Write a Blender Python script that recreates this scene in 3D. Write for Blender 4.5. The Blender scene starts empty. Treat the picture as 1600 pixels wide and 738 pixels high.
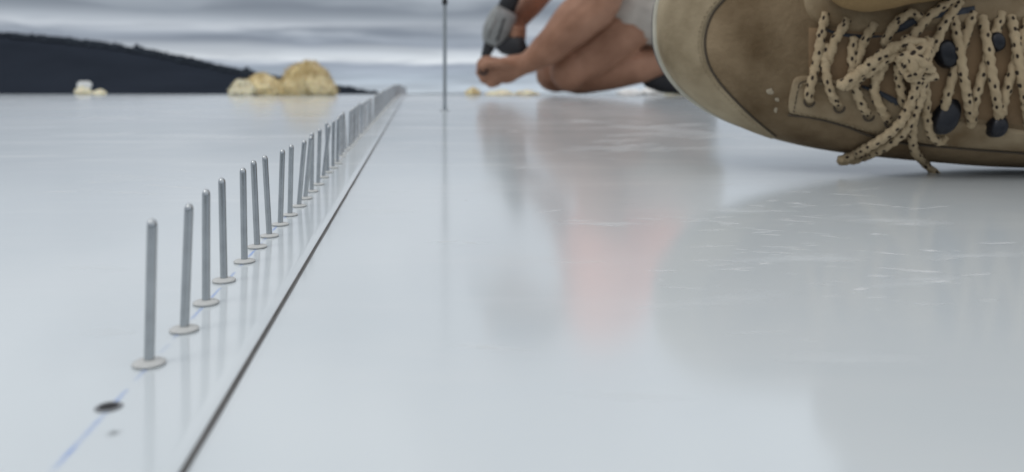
import bpy, bmesh, math, random
from mathutils import Vector, Matrix, noise
from mathutils.bvhtree import BVHTree
R = math.radians
random.seed(7)
SC = bpy.context.scene
COL = SC.collection

# ------------------------------------------------------------------ camera
F = 1300.0            # focal length in photograph pixels (1600 wide)
CH = 0.073            # eye height above the metal sheet
HY = 110.0            # row of the photograph where the sheet would vanish
TILT = 0.0277         # the roof climbs away from the lens by this much against true level
cam_d = bpy.data.cameras.new('camera')
cam = bpy.data.objects.new('camera', cam_d); COL.objects.link(cam)
cam.location = (0, 0, CH); cam.rotation_euler = (R(90), 0, 0)
cam_d.sensor_width = 36.0; cam_d.lens = F / 1600 * 36.0
cam_d.shift_y = -(369 - HY) / 1600
cam_d.clip_start = 0.005; cam_d.clip_end = 20000
cam_d.dof.use_dof = True; cam_d.dof.focus_distance = 0.355; cam_d.dof.aperture_fstop = 12.0
SC.camera = cam
SC.view_settings.view_transform = 'Standard'; SC.view_settings.look = 'None'
SC.view_settings.exposure = 0.0; SC.view_settings.gamma = 1.0

# ------------------------------------------------------------------ sky and sun
SUN_EL, SUN_AZ = 48.0, -125.0
w = bpy.data.worlds.new('World'); SC.world = w; w.use_nodes = True
nt = w.node_tree; nt.nodes.clear()
def N(t, ty, **k):
    n = t.nodes.new(ty)
    for a, b in k.items(): setattr(n, a, b)
    return n
def mathn(t, op, a, b=None, clamp=False):
    n = N(t, 'ShaderNodeMath', operation=op, use_clamp=clamp)
    for i, v in enumerate((a, b)):
        if v is None: continue
        if isinstance(v, (int, float)): n.inputs[i].default_value = v
        else: t.links.new(v, n.inputs[i])
    return n.outputs[0]
def ramp(t, fac, stops, interp='LINEAR'):
    n = N(t, 'ShaderNodeValToRGB'); cr = n.color_ramp; cr.interpolation = interp
    while len(cr.elements) < len(stops): cr.elements.new(0.5)
    for e, (p, c) in zip(cr.elements, stops):
        e.position = p
        e.color = (c, c, c, 1) if isinstance(c, (int, float)) else (*c, 1)
    t.links.new(fac, n.inputs[0]); return n.outputs[0]
def mixc(t, fac, a, b, mode='MIX'):
    n = N(t, 'ShaderNodeMix', data_type='RGBA', blend_type=mode)
    for i, v in ((0, fac), (6, a), (7, b)):
        if isinstance(v, (int, float)): n.inputs[i].default_value = v
        elif isinstance(v, tuple): n.inputs[i].default_value = (*v, 1)
        else: t.links.new(v, n.inputs[i])
    return n.outputs[2]
def lin(r, g, b):
    f = lambda c: ((c / 255 + .055) / 1.055) ** 2.4 if c > 10 else c / 255 / 12.92
    return (f(r), f(g), f(b))
tc = N(nt, 'ShaderNodeTexCoord')
mp = N(nt, 'ShaderNodeMapping', vector_type='POINT'); mp.inputs['Rotation'].default_value = (TILT, 0, 0)
nt.links.new(tc.outputs['Generated'], mp.inputs['Vector'])
sep = N(nt, 'ShaderNodeSeparateXYZ'); nt.links.new(mp.outputs[0], sep.inputs[0])
sky = N(nt, 'ShaderNodeTexSky', sky_type='NISHITA'); sky.sun_disc = False
sky.sun_elevation = R(SUN_EL); sky.sun_rotation = R(SUN_AZ)
nt.links.new(mp.outputs[0], sky.inputs[0])
zz = mathn(nt, 'MAXIMUM', sep.outputs[2], 0.0)
# banks of stratus: narrow near the horizon, broad overhead
zc = mathn(nt, 'DIVIDE', zz, mathn(nt, 'ADD', zz, 0.12))
cx = N(nt, 'ShaderNodeCombineXYZ')
nt.links.new(mathn(nt, 'MULTIPLY', sep.outputs[0], 5.0), cx.inputs[0])
nt.links.new(mathn(nt, 'MULTIPLY', sep.outputs[1], 5.0), cx.inputs[1])
nt.links.new(mathn(nt, 'MULTIPLY', zc, 13.0), cx.inputs[2])
n1 = N(nt, 'ShaderNodeTexNoise'); n1.inputs['Scale'].default_value = 1.0; n1.inputs['Detail'].default_value = 4.5
n1.inputs['Roughness'].default_value = .52; n1.inputs['Distortion'].default_value = .35
nt.links.new(cx.outputs[0], n1.inputs['Vector'])
bank = ramp(nt, n1.outputs['Fac'], [(0.36, 0.0), (0.66, 1.0)], 'EASE')
# mean cloud brightness by height above the horizon, with the stripes warped by the same noise
warp = mathn(nt, 'MULTIPLY', mathn(nt, 'SUBTRACT', n1.outputs['Fac'], 0.5), 0.034)
ez = mathn(nt, 'ADD', sep.outputs[2], warp)
e4 = mathn(nt, 'MULTIPLY', ez, 1 / 0.14, True)
def S(y): return (146 - y) / 1300 / 0.14
lowsky = ramp(nt, e4, [(0.0, lin(190, 200, 210)), (S(122), lin(172, 184, 198)), (S(104), lin(164, 174, 190)),
    (S(93), lin(210, 216, 223)), (S(82), lin(194, 201, 210)), (S(69), lin(138, 146, 160)), (S(57), lin(144, 152, 165)), (S(42), lin(180, 186, 195)), (S(33), lin(158, 165, 175)),
    (S(22), lin(128, 135, 146)), (S(5), lin(132, 139, 149)), (1.0, lin(168, 175, 186))])
high = ramp(nt, mathn(nt, 'MULTIPLY', sep.outputs[2], 1.0, True), [(0.0, lin(168, 175, 190)), (0.12, lin(184, 190, 199)), (0.3, lin(218, 223, 229)), (0.6, lin(242, 245, 248)), (1.0, lin(250, 252, 255))])
hb = N(nt, 'ShaderNodeMapRange'); hb.inputs[1].default_value = .09; hb.inputs[2].default_value = .16
nt.links.new(sep.outputs[2], hb.inputs[0])
base = mixc(nt, hb.outputs[0], lowsky, high)
dark = mixc(nt, 1.0, base, (0.76, 0.77, 0.79), 'MULTIPLY'); light = mixc(nt, 1.0, base, (1.17, 1.17, 1.16), 'MULTIPLY')
cloud = mixc(nt, bank, dark, light)
cloud10 = mixc(nt, 1.0, cloud, (10.0, 10.0, 10.0), 'MULTIPLY')
tot = mixc(nt, 0.93, sky.outputs[0], cloud10)
bg = N(nt, 'ShaderNodeBackground'); bg.inputs[1].default_value = 0.105
nt.links.new(tot, bg.inputs[0])
wo = N(nt, 'ShaderNodeOutputWorld'); nt.links.new(bg.outputs[0], wo.inputs[0])
sd = bpy.data.lights.new('sun', 'SUN'); sd.energy = 0.6; sd.angle = R(25); sd.color = (1, .97, .93)
sun = bpy.data.objects.new('sun', sd); COL.objects.link(sun)
# the sky's sun_rotation turns clockwise from +Y
az = R(SUN_AZ); el = R(SUN_EL)
sdir = Vector((math.sin(az) * math.cos(el), math.cos(az) * math.cos(el), math.sin(el)))
sun.rotation_euler = sdir.to_track_quat('Z', 'Y').to_euler()

# ------------------------------------------------------------------ helpers
def P(u, v, Y):
    return Vector(((u - 800) / F * Y, Y, CH - (v - HY) / F * Y))
def roofz(Y):
    if Y < 1.9: return 0.0
    if Y < 2.9: return -.0285 * (Y - 1.9) ** 2 / 2
    return -.01425 - .0285 * (Y - 2.9)
def new_obj(name, me, mat=None, parent=None):
    o = bpy.data.objects.new(name, me); COL.objects.link(o)
    if mat and me and not me.materials: me.materials.append(mat)
    if parent: o.parent = parent
    return o
def mesh(name, vs, fs, smooth=True, uv=None):
    me = bpy.data.meshes.new(name); me.from_pydata([tuple(v) for v in vs], [], fs); me.update()
    if smooth: me.polygons.foreach_set('use_smooth', [True] * len(me.polygons))
    if uv:
        l = me.uv_layers.new(name='UVMap')
        for lp in me.loops: l.data[lp.index].uv = uv[lp.vertex_index]
    return me
def obj(name, vs, fs, mat, parent=None, smooth=True, uv=None):
    o = new_obj(name, mesh(name, vs, fs, smooth, uv), mat)
    if parent:
        o.parent = parent; o.matrix_parent_inverse = parent.matrix_world.inverted() if parent.type != 'EMPTY' else Matrix.Translation(-Vector(parent.location))
    return o
def from_bm(name, bm, mat, parent=None, smooth=True):
    me = bpy.data.meshes.new(name); bm.to_mesh(me); bm.free()
    if smooth: me.polygons.foreach_set('use_smooth', [True] * len(me.polygons))
    o = new_obj(name, me, mat)
    if parent:
        o.parent = parent; o.matrix_parent_inverse = Matrix.Translation(-Vector(parent.location)) if parent.type == 'EMPTY' else Matrix()
    return o
def empty(name, loc, label, cat, group=None):
    o = bpy.data.objects.new(name, None); COL.objects.link(o); o.location = loc; o.empty_display_size = .01
    tag(o, label, cat, group); return o
def tag(o, label=None, cat=None, group=None, kind=None):
    if label: o['label'] = label
    if cat: o['category'] = cat
    if group: o['group'] = group
    if kind: o['kind'] = kind
    return o
def grid(rows, closed=False):
    """rows of equal length -> verts, quads"""
    vs = [p for r in rows for p in r]; n = len(rows[0]); fs = []
    for i in range(len(rows) - 1):
        for j in range(n if closed else n - 1):
            k = (j + 1) % n
            fs.append((i * n + j, i * n + k, (i + 1) * n + k, (i + 1) * n + j))
    return vs, fs
def catmull(pts, n):
    """resample a polyline as a smooth curve with n points equally spaced"""
    pts = [Vector(p) for p in pts]; out = []
    for i in range(len(pts) - 1):
        p0 = pts[max(i - 1, 0)]; p1 = pts[i]; p2 = pts[i + 1]; p3 = pts[min(i + 2, len(pts) - 1)]
        for k in range(12):
            t = k / 12
            out.append(.5 * ((2 * p1) + (p2 - p0) * t + (2 * p0 - 5 * p1 + 4 * p2 - p3) * t * t + (3 * p1 - p0 - 3 * p2 + p3) * t ** 3))
    out.append(pts[-1]); L = [0]
    for a, b in zip(out, out[1:]): L.append(L[-1] + (b - a).length)
    res = []; j = 0
    for i in range(n):
        d = L[-1] * i / (n - 1)
        while j < len(L) - 2 and L[j + 1] < d: j += 1
        s = (d - L[j]) / max(L[j + 1] - L[j], 1e-9)
        res.append(out[j].lerp(out[j + 1], min(max(s, 0), 1)))
    return res
def tube(pts, rad, sides=12, caps=True):
    """pts: points; rad: float or list; returns verts, faces, uvs (u in metres along)"""
    n = len(pts); vs = []; uv = []; L = 0
    up = Vector((0.13, -1, .21)).normalized(); prev = None
    for i, p in enumerate(pts):
        t = (pts[min(i + 1, n - 1)] - pts[max(i - 1, 0)]).normalized()
        if prev is None: a = up.cross(t).normalized()
        else: a = (prev - t * prev.dot(t)).normalized()
        prev = a; b = t.cross(a); r = rad[i] if isinstance(rad, (list, tuple)) else rad
        if i: L += (p - pts[i - 1]).length
        for k in range(sides):
            th = 2 * math.pi * k / sides
            vs.append(p + (a * math.cos(th) + b * math.sin(th)) * r); uv.append((L, abs(k / sides - .5) * 2))
    fs = []
    for i in range(n - 1):
        for k in range(sides):
            q = (k + 1) % sides
            fs.append((i * sides + k, i * sides + q, (i + 1) * sides + q, (i + 1) * sides + k))
    if caps:
        r0 = rad[0] if isinstance(rad, (list, tuple)) else rad; r1 = rad[-1] if isinstance(rad, (list, tuple)) else rad
        for idx, base, d, rr in ((0, 0, (pts[0] - pts[1]).normalized(), r0), (1, (n - 1) * sides, (pts[-1] - pts[-2]).normalized(), r1)):
            c = len(vs); vs.append((pts[0] if idx == 0 else pts[-1]) + d * rr * .7); uv.append((0 if idx == 0 else L, 0))
            for k in range(sides):
                q = (k + 1) % sides
                fs.append((base + q, base + k, c) if idx == 0 else (base + k, base + q, c))
    return vs, fs, uv
def lathe(prof, sides, z0=0):
    rows = []
    for r, z in prof:
        rows.append([Vector((r * math.cos(2 * math.pi * k / sides), r * math.sin(2 * math.pi * k / sides), z + z0)) for k in range(sides)])
    return grid(rows, True)
def smoothstep(a, b, x):
    t = min(max((x - a) / (b - a), 0), 1); return t * t * (3 - 2 * t)

# ------------------------------------------------------------------ materials
def material(name):
    m = bpy.data.materials.new(name); m.use_nodes = True
    return m, m.node_tree, m.node_tree.nodes['Principled BSDF']
def basic(name, col, rough=.6, metal=0, var=.12, scale=40, bump=0, bscale=200, col2=None, detail=4, spec=.5, coat=0, stretch=None):
    m, t, b = material(name)
    tc = N(t, 'ShaderNodeTexCoord'); vec = tc.outputs['Object']
    if stretch:
        mpn = N(t, 'ShaderNodeMapping'); mpn.inputs['Scale'].default_value = stretch; t.links.new(vec, mpn.inputs[0]); vec = mpn.outputs[0]
    n = N(t, 'ShaderNodeTexNoise'); n.inputs['Scale'].default_value = scale; n.inputs['Detail'].default_value = detail
    t.links.new(vec, n.inputs['Vector'])
    f = ramp(t, n.outputs['Fac'], [(.3, 0.0), (.7, 1.0)])
    c1 = tuple(c * (1 - var) for c in col); c2 = col2 or tuple(min(c * (1 + var), 1) for c in col)
    t.links.new(mixc(t, f, c1, c2), b.inputs['Base Color'])
    b.inputs['Roughness'].default_value = rough; b.inputs['Metallic'].default_value = metal
    b.inputs['Specular IOR Level'].default_value = spec; b.inputs['Coat Weight'].default_value = coat
    if bump:
        n2 = N(t, 'ShaderNodeTexNoise'); n2.inputs['Scale'].default_value = bscale; n2.inputs['Detail'].default_value = 5
        t.links.new(vec, n2.inputs['Vector'])
        bp = N(t, 'ShaderNodeBump'); bp.inputs['Strength'].default_value = .6; bp.inputs['Distance'].default_value = bump
        t.links.new(n2.outputs['Fac'], bp.inputs['Height']); t.links.new(bp.outputs[0], b.inputs['Normal'])
    return m
def sheet_material():
    """pale grey prepainted steel: satin coat, faint oil-canning, smears and dry dust"""
    m, t, b = material('prepainted_sheet')
    tc = N(t, 'ShaderNodeTexCoord'); o = tc.outputs['Object']
    def noi(scale, detail=3, stretch=None, rough=.5, dist=0):
        v = o
        if stretch:
            mm = N(t, 'ShaderNodeMapping'); mm.inputs['Scale'].default_value = stretch; t.links.new(o, mm.inputs[0]); v = mm.outputs[0]
        n = N(t, 'ShaderNodeTexNoise'); n.inputs['Scale'].default_value = scale; n.inputs['Detail'].default_value = detail
        n.inputs['Roughness'].default_value = rough; n.inputs['Distortion'].default_value = dist
        t.links.new(v, n.inputs['Vector']); return n.outputs['Fac']
    smear = ramp(t, noi(5.0, 5, (1, .8, 1), .6, .6), [(.42, 0.0), (.72, 1.0)])
    wipe = ramp(t, noi(9.0, 6, (.35, 1.6, 1), .65, .3), [(.52, 0.0), (.74, 1.0)])
    fine = noi(420, 2)
    c = mixc(t, mathn(t, 'MULTIPLY', smear, .55), (.60, .645, .665), (.67, .695, .70))
    c = mixc(t, mathn(t, 'MULTIPLY', wipe, .28), c, (.70, .71, .71))
    # specks of grit
    vo = N(t, 'ShaderNodeTexVoronoi'); vo.inputs['Scale'].default_value = 26; t.links.new(o, vo.inputs['Vector'])
    sp = ramp(t, vo.outputs['Distance'], [(.012, 1.0), (.03, 0.0)])
    gate = ramp(t, noi(14, 1), [(.60, 0.0), (.62, 1.0)])
    c = mixc(t, mathn(t, 'MULTIPLY', mathn(t, 'MULTIPLY', sp, gate), .55), c, (.22, .21, .19))
    t.links.new(c, b.inputs['Base Color'])
    r = mathn(t, 'ADD', mathn(t, 'MULTIPLY', smear, .03), mathn(t, 'MULTIPLY', wipe, .06))
    r = mathn(t, 'ADD', r, mathn(t, 'MULTIPLY', fine, .02))
    t.links.new(mathn(t, 'ADD', r, .105), b.inputs['Roughness'])
    b.inputs['IOR'].default_value = 1.55
    oil = noi(2.6, 1.5, (1, .75, 1)); rip = noi(30, 2, (1, .45, 1))
    bp = N(t, 'ShaderNodeBump'); bp.inputs['Strength'].default_value = 1.0; bp.inputs['Distance'].default_value = .0009
    t.links.new(oil, bp.inputs['Height'])
    bp2 = N(t, 'ShaderNodeBump'); bp2.inputs['Strength'].default_value = 1.0; bp2.inputs['Distance'].default_value = .00002
    t.links.new(rip, bp2.inputs['Height']); t.links.new(bp.outputs[0], bp2.inputs['Normal'])
    t.links.new(bp2.outputs[0], b.inputs['Normal'])
    return m
M_sheet = sheet_material()
M_edge = basic('cut_sheet_edge', (.20, .19, .18), .5, .3, .3, 60, .0002, 300)
M_gap = basic('lap_sealant', (.2, .195, .19), .7)
M_steel = basic('zinc_mandrel_steel', (.44, .46, .47), .18, 1, .12, 120)
M_flange = basic('painted_rivet_flange', (.54, .54, .52), .45, 0, .10, 300)
M_leather = basic('dusty_tan_nubuck', (.158, .103, .052), .86, 0, .32, 20, .0018, 300, (.30, .222, .135), 8, .22)
M_rand = basic('dusty_toe_leather', (.22, .163, .09), .82, 0, .3, 22, .0014, 300, (.40, .325, .215), 8, .25)
M_patch = basic('eyestay_leather', (.22, .15, .08), .85, 0, .25, 35, .0010, 320, (.35, .275, .175), 8, .25)
M_welt = basic('cream_rubber_welt', (.42, .395, .32), .7, 0, .2, 60, .0004, 300)
M_sole = basic('dark_rubber_sole', (.06, .055, .05), .75, 0, .2, 60)
M_tongue = basic('worn_tongue_leather', (.19, .12, .06), .8, 0, .2, 45, .0006, 350)
M_dark = basic('dark_lining_mesh', (.035, .04, .05), .8, 0, .3, 200, .0006, 900)
M_stitch = basic('brown_stitching', (.06, .045, .03), .9)
M_hook = basic('black_lace_hook', (.012, .013, .017), .3, .4, .2, 60)
M_pants = basic('tan_work_trousers', (.25, .165, .078), .9, 0, .2, 18, .0010, 420, None, 7, .15)
M_greyshirt = basic('grey_green_work_shirt', (.18, .18, .185), .9, 0, .15, 12, .0015, 60)
M_skin = basic('tanned_skin', (.27, .125, .070), .55, 0, .25, 9, .0012, 90, (.42, .225, .145), 5, .35)
M_shorts = basic('pale_grey_shorts', (.43, .385, .34), .9, 0, .12, 30, .003, 40)
M_orange = basic('orange_work_shirt', (.90, .30, .18), .85, 0, .1, 12, .003, 30)
M_navy = basic('navy_sleeve_cloth', (.05, .06, .09), .85, 0, .2, 12, .002, 30)
M_hair = basic('dark_brown_hair', (.03, .02, .014), .7)
M_toolgrey = basic('grey_tool_plastic', (.24, .25, .245), .45, 0, .15, 60)
M_toolblack = basic('black_tool_rubber', (.014, .015, .018), .55, 0, .2, 60)
M_chrome = basic('bright_bit_steel', (.6, .6, .6), .25, 1)
M_shoe = basic('black_shoe', (.015, .015, .018), .7, 0, .2, 40)
M_rod = basic('grey_rod_steel', (.30, .33, .35), .5, .3, .2, 20)
M_foam = basic('yellow_insulation_wool', (.72, .56, .27), .95, 0, .12, 10, .003, 40, (.86, .76, .50), 3, .1)
M_foamp = basic('cream_insulation_wool', (.80, .74, .55), .95, 0, .15, 24, .006, 90, None, 5, .1)
M_white = basic('white_offcut', (.8, .8, .78), .8, 0, .1, 30)
M_wall = basic('rendered_wall', (.42, .41, .38), .9, 0, .1, 3)
M_cap = basic('faded_blue_hat', (.17, .19, .23), .9)
M_grass = basic('dry_pasture', (.035, .042, .035), 1, 0, .3, .02)
M_hill = basic('dark_bush_floor', (.024, .029, .039), 1, 0, .12, .006)
M_tree = basic('hazed_eucalypt_foliage', (.034, .041, .052), 1, 0, .06, .03, 0, 1, (.038, .046, .057), 4, .1)  # dark foliage, lightened so the distance haze sits in its colour
for m_ in (M_foam, M_foamp):
    b_ = m_.node_tree.nodes['Principled BSDF']; b_.inputs['Subsurface Weight'].default_value = .6; b_.inputs['Subsurface Radius'].default_value = (1, .8, .5); b_.inputs['Subsurface Scale'].default_value = .012
for m_ in (M_tree, M_hill, M_grass):
    m_.node_tree.nodes['Principled BSDF'].inputs['Specular IOR Level'].default_value = 0
def lace_material():
    m, t, b = material('flecked_tan_cord')
    uvn = N(t, 'ShaderNodeUVMap'); uvn.uv_map = 'UVMap'
    mp_ = N(t, 'ShaderNodeMapping'); mp_.inputs['Scale'].default_value = (125, 1.7, 1); t.links.new(uvn.outputs[0], mp_.inputs[0])
    vo = N(t, 'ShaderNodeTexVoronoi', voronoi_dimensions='2D'); vo.inputs['Scale'].default_value = 1.0; vo.inputs['Randomness'].default_value = .75
    t.links.new(mp_.outputs[0], vo.inputs['Vector'])
    fl = ramp(t, vo.outputs['Distance'], [(.15, 1.0), (.22, 0.0)])
    n = N(t, 'ShaderNodeTexNoise'); n.inputs['Scale'].default_value = 60; tc = N(t, 'ShaderNodeTexCoord'); t.links.new(tc.outputs['Object'], n.inputs['Vector'])
    c = mixc(t, n.outputs['Fac'], (.34, .25, .145), (.54, .43, .28))
    c = mixc(t, fl, c, (.035, .026, .02)); t.links.new(c, b.inputs['Base Color'])
    b.inputs['Roughness'].default_value = .85; b.inputs['Specular IOR Level'].default_value = .2
    mp2 = N(t, 'ShaderNodeMapping'); mp2.inputs['Scale'].default_value = (1300, 9, 1); mp2.inputs['Rotation'].default_value = (0, 0, 0)
    t.links.new(uvn.outputs[0], mp2.inputs[0])
    ch = N(t, 'ShaderNodeTexVoronoi', voronoi_dimensions='2D'); ch.inputs['Scale'].default_value = 1; ch.inputs['Randomness'].default_value = .3; t.links.new(mp2.outputs[0], ch.inputs['Vector'])
    bp = N(t, 'ShaderNodeBump'); bp.inputs['Strength'].default_value = .8; bp.inputs['Distance'].default_value = .0006; bp.invert = True
    t.links.new(ch.outputs['Distance'], bp.inputs['Height']); t.links.new(bp.outputs[0], b.inputs['Normal'])
    return m
M_lace = lace_material()
def worn_mark(name, col, scale, lo, hi, amax, stretch=(1, 1, 1)):
    """a thin broken film lying on the sheet: chalk, scuffs"""
    m, t, b = material(name)
    tc = N(t, 'ShaderNodeTexCoord'); mm = N(t, 'ShaderNodeMapping'); mm.inputs['Scale'].default_value = stretch
    t.links.new(tc.outputs['Object'], mm.inputs[0])
    n = N(t, 'ShaderNodeTexNoise'); n.inputs['Scale'].default_value = scale; n.inputs['Detail'].default_value = 4; t.links.new(mm.outputs[0], n.inputs['Vector'])
    a = mathn(t, 'MULTIPLY', ramp(t, n.outputs['Fac'], [(lo, 0.0), (hi, 1.0)]), amax)
    uvn = N(t, 'ShaderNodeUVMap'); uvn.uv_map = 'UVMap'; sp = N(t, 'ShaderNodeSeparateXYZ'); t.links.new(uvn.outputs[0], sp.inputs[0])
    a = mathn(t, 'MULTIPLY', a, sp.outputs[1])     # v runs 0 at the rim to 1 in the middle
    t.links.new(a, b.inputs['Alpha']); b.inputs['Base Color'].default_value = (*col, 1); b.inputs['Roughness'].default_value = .8
    b.inputs['Specular IOR Level'].default_value = .1
    return m
M_chalk = worn_mark('blue_chalk', (.10, .30, .85), 90, .40, .66, .40)
M_scuff = worn_mark('white_scuff', (.86, .86, .85), 300, .36, .60, .55, (.4, 1, 1))
M_smear = worn_mark('dry_wipe_smear', (.84, .85, .85), 90, .34, .66, .26, (.35, 1.6, 1))
M_smudge = worn_mark('grey_smudge', (.20, .205, .21), 260, .3, .6, .6)

# ------------------------------------------------------------------ terrain, hill
def tilt(x, y, z):      # true level, seen from the climbing roof
    return Vector((x, y, z - TILT * y))
vs, fs = grid([[tilt(x, y, -4.2) for x in (-9000, -3000, -1000, -200, 0, 200, 1000, 3000, 9000)] for y in (-3000, -200, 0, 100, 500, 2000, 9000)])
tag(obj('ground', vs, fs, M_grass, smooth=False), kind='structure')
HP = [(-900, 8), (-300, 30), (0, 52), (60, 57), (123, 63), (180, 70), (215, 76), (260, 84), (320, 98), (385, 112), (440, 122), (500, 132), (560, 140), (600, 146), (700, 150)]
def ridge_px(u):
    for (a, b), (c, d) in zip(HP, HP[1:]):
        if a <= u <= c: return b + (d - b) * (u - a) / (c - a)
    return 150
HD = 2500.0
def hill_h(x, k):       # k 0 front foot, 1 crest, 2 back foot
    u = 800 + x / HD * F
    h = max((147.0 - ridge_px(u)) / F * HD - 9, -4.2)
    return -4.2 + (h + 4.2) * math.sin(min(k, 2) * math.pi / 2) + noise.noise(Vector((x * .01, k * 3, 0))) * 3 * math.sin(k * math.pi / 2)
rows = []
for i in range(21):
    k = i / 10
    rows.append([tilt(x, HD - 500 + 500 * k, hill_h(x, k)) for x in range(-3200, 0, 40)])
vs, fs = grid(rows)
tag(obj('hill', vs, fs, M_hill), kind='structure')
# trees all over the hill: ragged crowns of a few facets each
bv, bf = [], []
def crown(p, r, h):
    b0 = len(bv); k = 6
    for ring, (rr, zz_) in enumerate(((.45, .08), (1.0, .40), (.72, .75), (.25, 1.0))):
        for q in range(k):
            a = 2 * math.pi * (q + .5 * ring) / k; j = random.uniform(.7, 1.25)
            bv.append(p + Vector((math.cos(a) * r * rr * j, math.sin(a) * r * rr * j, h * zz_ * random.uniform(.88, 1.1))))
    for ring in range(3):
        for q in range(k):
            a, b = b0 + ring * k + q, b0 + ring * k + (q + 1) % k
            bf.append((a, b, b + k, a + k))
    bf.append(tuple(b0 + 3 * k + q for q in range(k)))
for i in range(2600):
    x = random.uniform(-2300, -330); k = random.uniform(.80, 1.05) if i > 1300 else random.uniform(.93, 1.04)
    z = hill_h(x, k)
    if z < -3 and random.random() < .7: continue
    p = tilt(x, HD - 500 + 500 * k, z - 1)
    if k < .93: crown(p, random.uniform(10, 16), random.uniform(5, 8))
    else: crown(p, random.uniform(5, 9), random.uniform(7, 13) * random.choice((.8, 1, 1, 1.15)))
for u, s in ((214, 2.0), (222, 1.6), (385, 2.0), (392, 1.5), (300, 1.3), (158, 1.2), (530, 1.2), (545, 1.5), (468, 1.2)):
    x = (u - 800) / F * HD; crown(tilt(x, HD, hill_h(x, 1) - 1), 8 * s * .8, 11 * s)
tag(obj('hill_forest', bv, bf, M_tree, smooth=True), 'dark wooded hillside sloping down behind the roof', 'forest', kind='stuff')

# ------------------------------------------------------------------ the roof
ax, bx = -.0437, -.1108           # lap edge: X = ax + bx * Y
STEP = .0016
def lapx(Y): return ax + bx * Y
def seam_bend(Y): return 0
YS = [-.6, -.3, -.1] + [i * .05 for i in range(0, 80)] + [4.0, 4.5, 5, 6, 7, 8, 9]
XR = [0, .0006, .02, .05, .1, .15, .2, .3, .4, .5, .7, 1, 1.5, 2, 3, 5, 8]
def right_z(x, Y):
    k = smoothstep(.05, .30, x)
    z = roofz(Y) - STEP
    if Y > .654: z -= .0014 * (1 - math.exp(-(Y - .654) / .25)) * k * (1 - smoothstep(1.1, 1.9, Y))
    return z
roof = empty('roof', (0, 0, 0), None, None); roof['kind'] = 'structure'
Yr = sorted(set(YS + [.654, .6545, .66, .68, .72]))
vs, fs = grid([[Vector((lapx(Y) - .03 + x, Y, right_z(x, Y))) for x in XR] for Y in Yr])
fs = [f[::-1] if False else f for f in fs]
sheet_r = obj('roof_sheet', vs, fs, M_sheet, roof)
# left sheet: lies on the right one, with its own folded edge
rows = []
for Y in YS:
    z = roofz(Y); x0 = lapx(Y)
    rows.append([Vector((x0 - d, Y, z)) for d in (8, 5, 3, 2, 1.5, 1, .7, .5, .3, .2, .1, .05, .02, .004)] + [Vector((x0 - .0012, Y, z - .00005)), Vector((x0 - .0003, Y, z - .0004))])
vs, fs = grid(rows); obj('roof_sheet', vs, fs, M_sheet, roof)
vs, fs = grid([[Vector((lapx(Y) - .0003, Y, roofz(Y) - .0004)), Vector((lapx(Y), Y, roofz(Y) - .0007)), Vector((lapx(Y) - .0001, Y, roofz(Y) - .0013)), Vector((lapx(Y) - .0009, Y, roofz(Y) - .0014))] for Y in YS])
obj('sheet_edge', vs, fs, M_edge, roof)
vs, fs = grid([[Vector((lapx(Y) - .0008, Y, roofz(Y) - .0012)), Vector((lapx(Y) + .0006 + .0003 * noise.noise(Vector((Y * 30, 0, 0))), Y, roofz(Y) - STEP + .0001))] for Y in [i * .01 for i in range(0, 250)]])
obj('lap_sealant', vs, fs, M_gap, roof)
# walls and eaves that carry the roof
bm = bmesh.new()
for c, s in (((-.0, 4.1, -2.45), (15.4, 9.0, 4.0)),):
    bmesh.ops.create_cube(bm, size=1, matrix=Matrix.Translation(c) @ Matrix.Diagonal((*s, 1)))
tag(from_bm('building', bm, M_wall, smooth=False), 'rendered building walls under the metal roof', 'building', kind='structure')
# chalk line through the rivet row
def rivx(Y): return -.0669 - .1108 * Y
vs, uv, fs = [], [], []
for i in range(240):
    Y = .05 + i * .01; wd = .0009 + .0003 * noise.noise(Vector((Y * 20, 3, 0)))
    for d, v in ((-wd, 0), (0, 1), (wd, 0)):
        vs.append(Vector((rivx(Y) + d, Y, roofz(Y) + .00006))); uv.append((Y, v))
for i in range(239):
    for k in range(2): fs.append((i * 3 + k, i * 3 + k + 1, i * 3 + k + 4, i * 3 + k + 3))
obj('chalk_line', vs, fs, M_chalk, roof, uv=uv)
# drilled hole that has no rivet yet, and a smudge before it
def blob_flat(c, rx, ry, z, n=20, jag=.12):
    vs = [Vector((c[0], c[1], z))]; uv = [(0, 1)]
    for k in range(n):
        a = 2 * math.pi * k / n; j = 1 + jag * noise.noise(Vector((math.cos(a) * 1.5, math.sin(a) * 1.5, c[0] * 99)))
        vs.append(Vector((c[0] + rx * j * math.cos(a), c[1] + ry * j * math.sin(a), z))); uv.append((0, 0))
    return vs, [(0, 1 + k, 1 + (k + 1) % n) for k in range(n)], uv
def onroof(u, v):
    Y = F * CH / (v - HY); return (u - 800) / F * Y, Y
hx, hy = onroof(170, 637)
v_, f_, u_ = blob_flat((hx, hy), .0021, .0021, .00022, 24, .02)
obj('drill_hole', v_, f_, basic('hole_dark', (.02, .02, .022), .9), roof)
v_, f_ = lathe([(.0020, .0002), (.0024, .00045), (.0029, .00015)], 24)
obj('hole_burr', [v + Vector((hx, hy, 0)) for v in v_], f_, basic('burred_paint', (.25, .26, .27), .5, .5), roof)
hx2, hy2 = onroof(178, 677)
v_, f_, u_ = blob_flat((hx2, hy2), .0019, .0019, .00008, 20, .3)
obj('smudge', v_, f_, M_smudge, roof, uv=u_)
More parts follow.
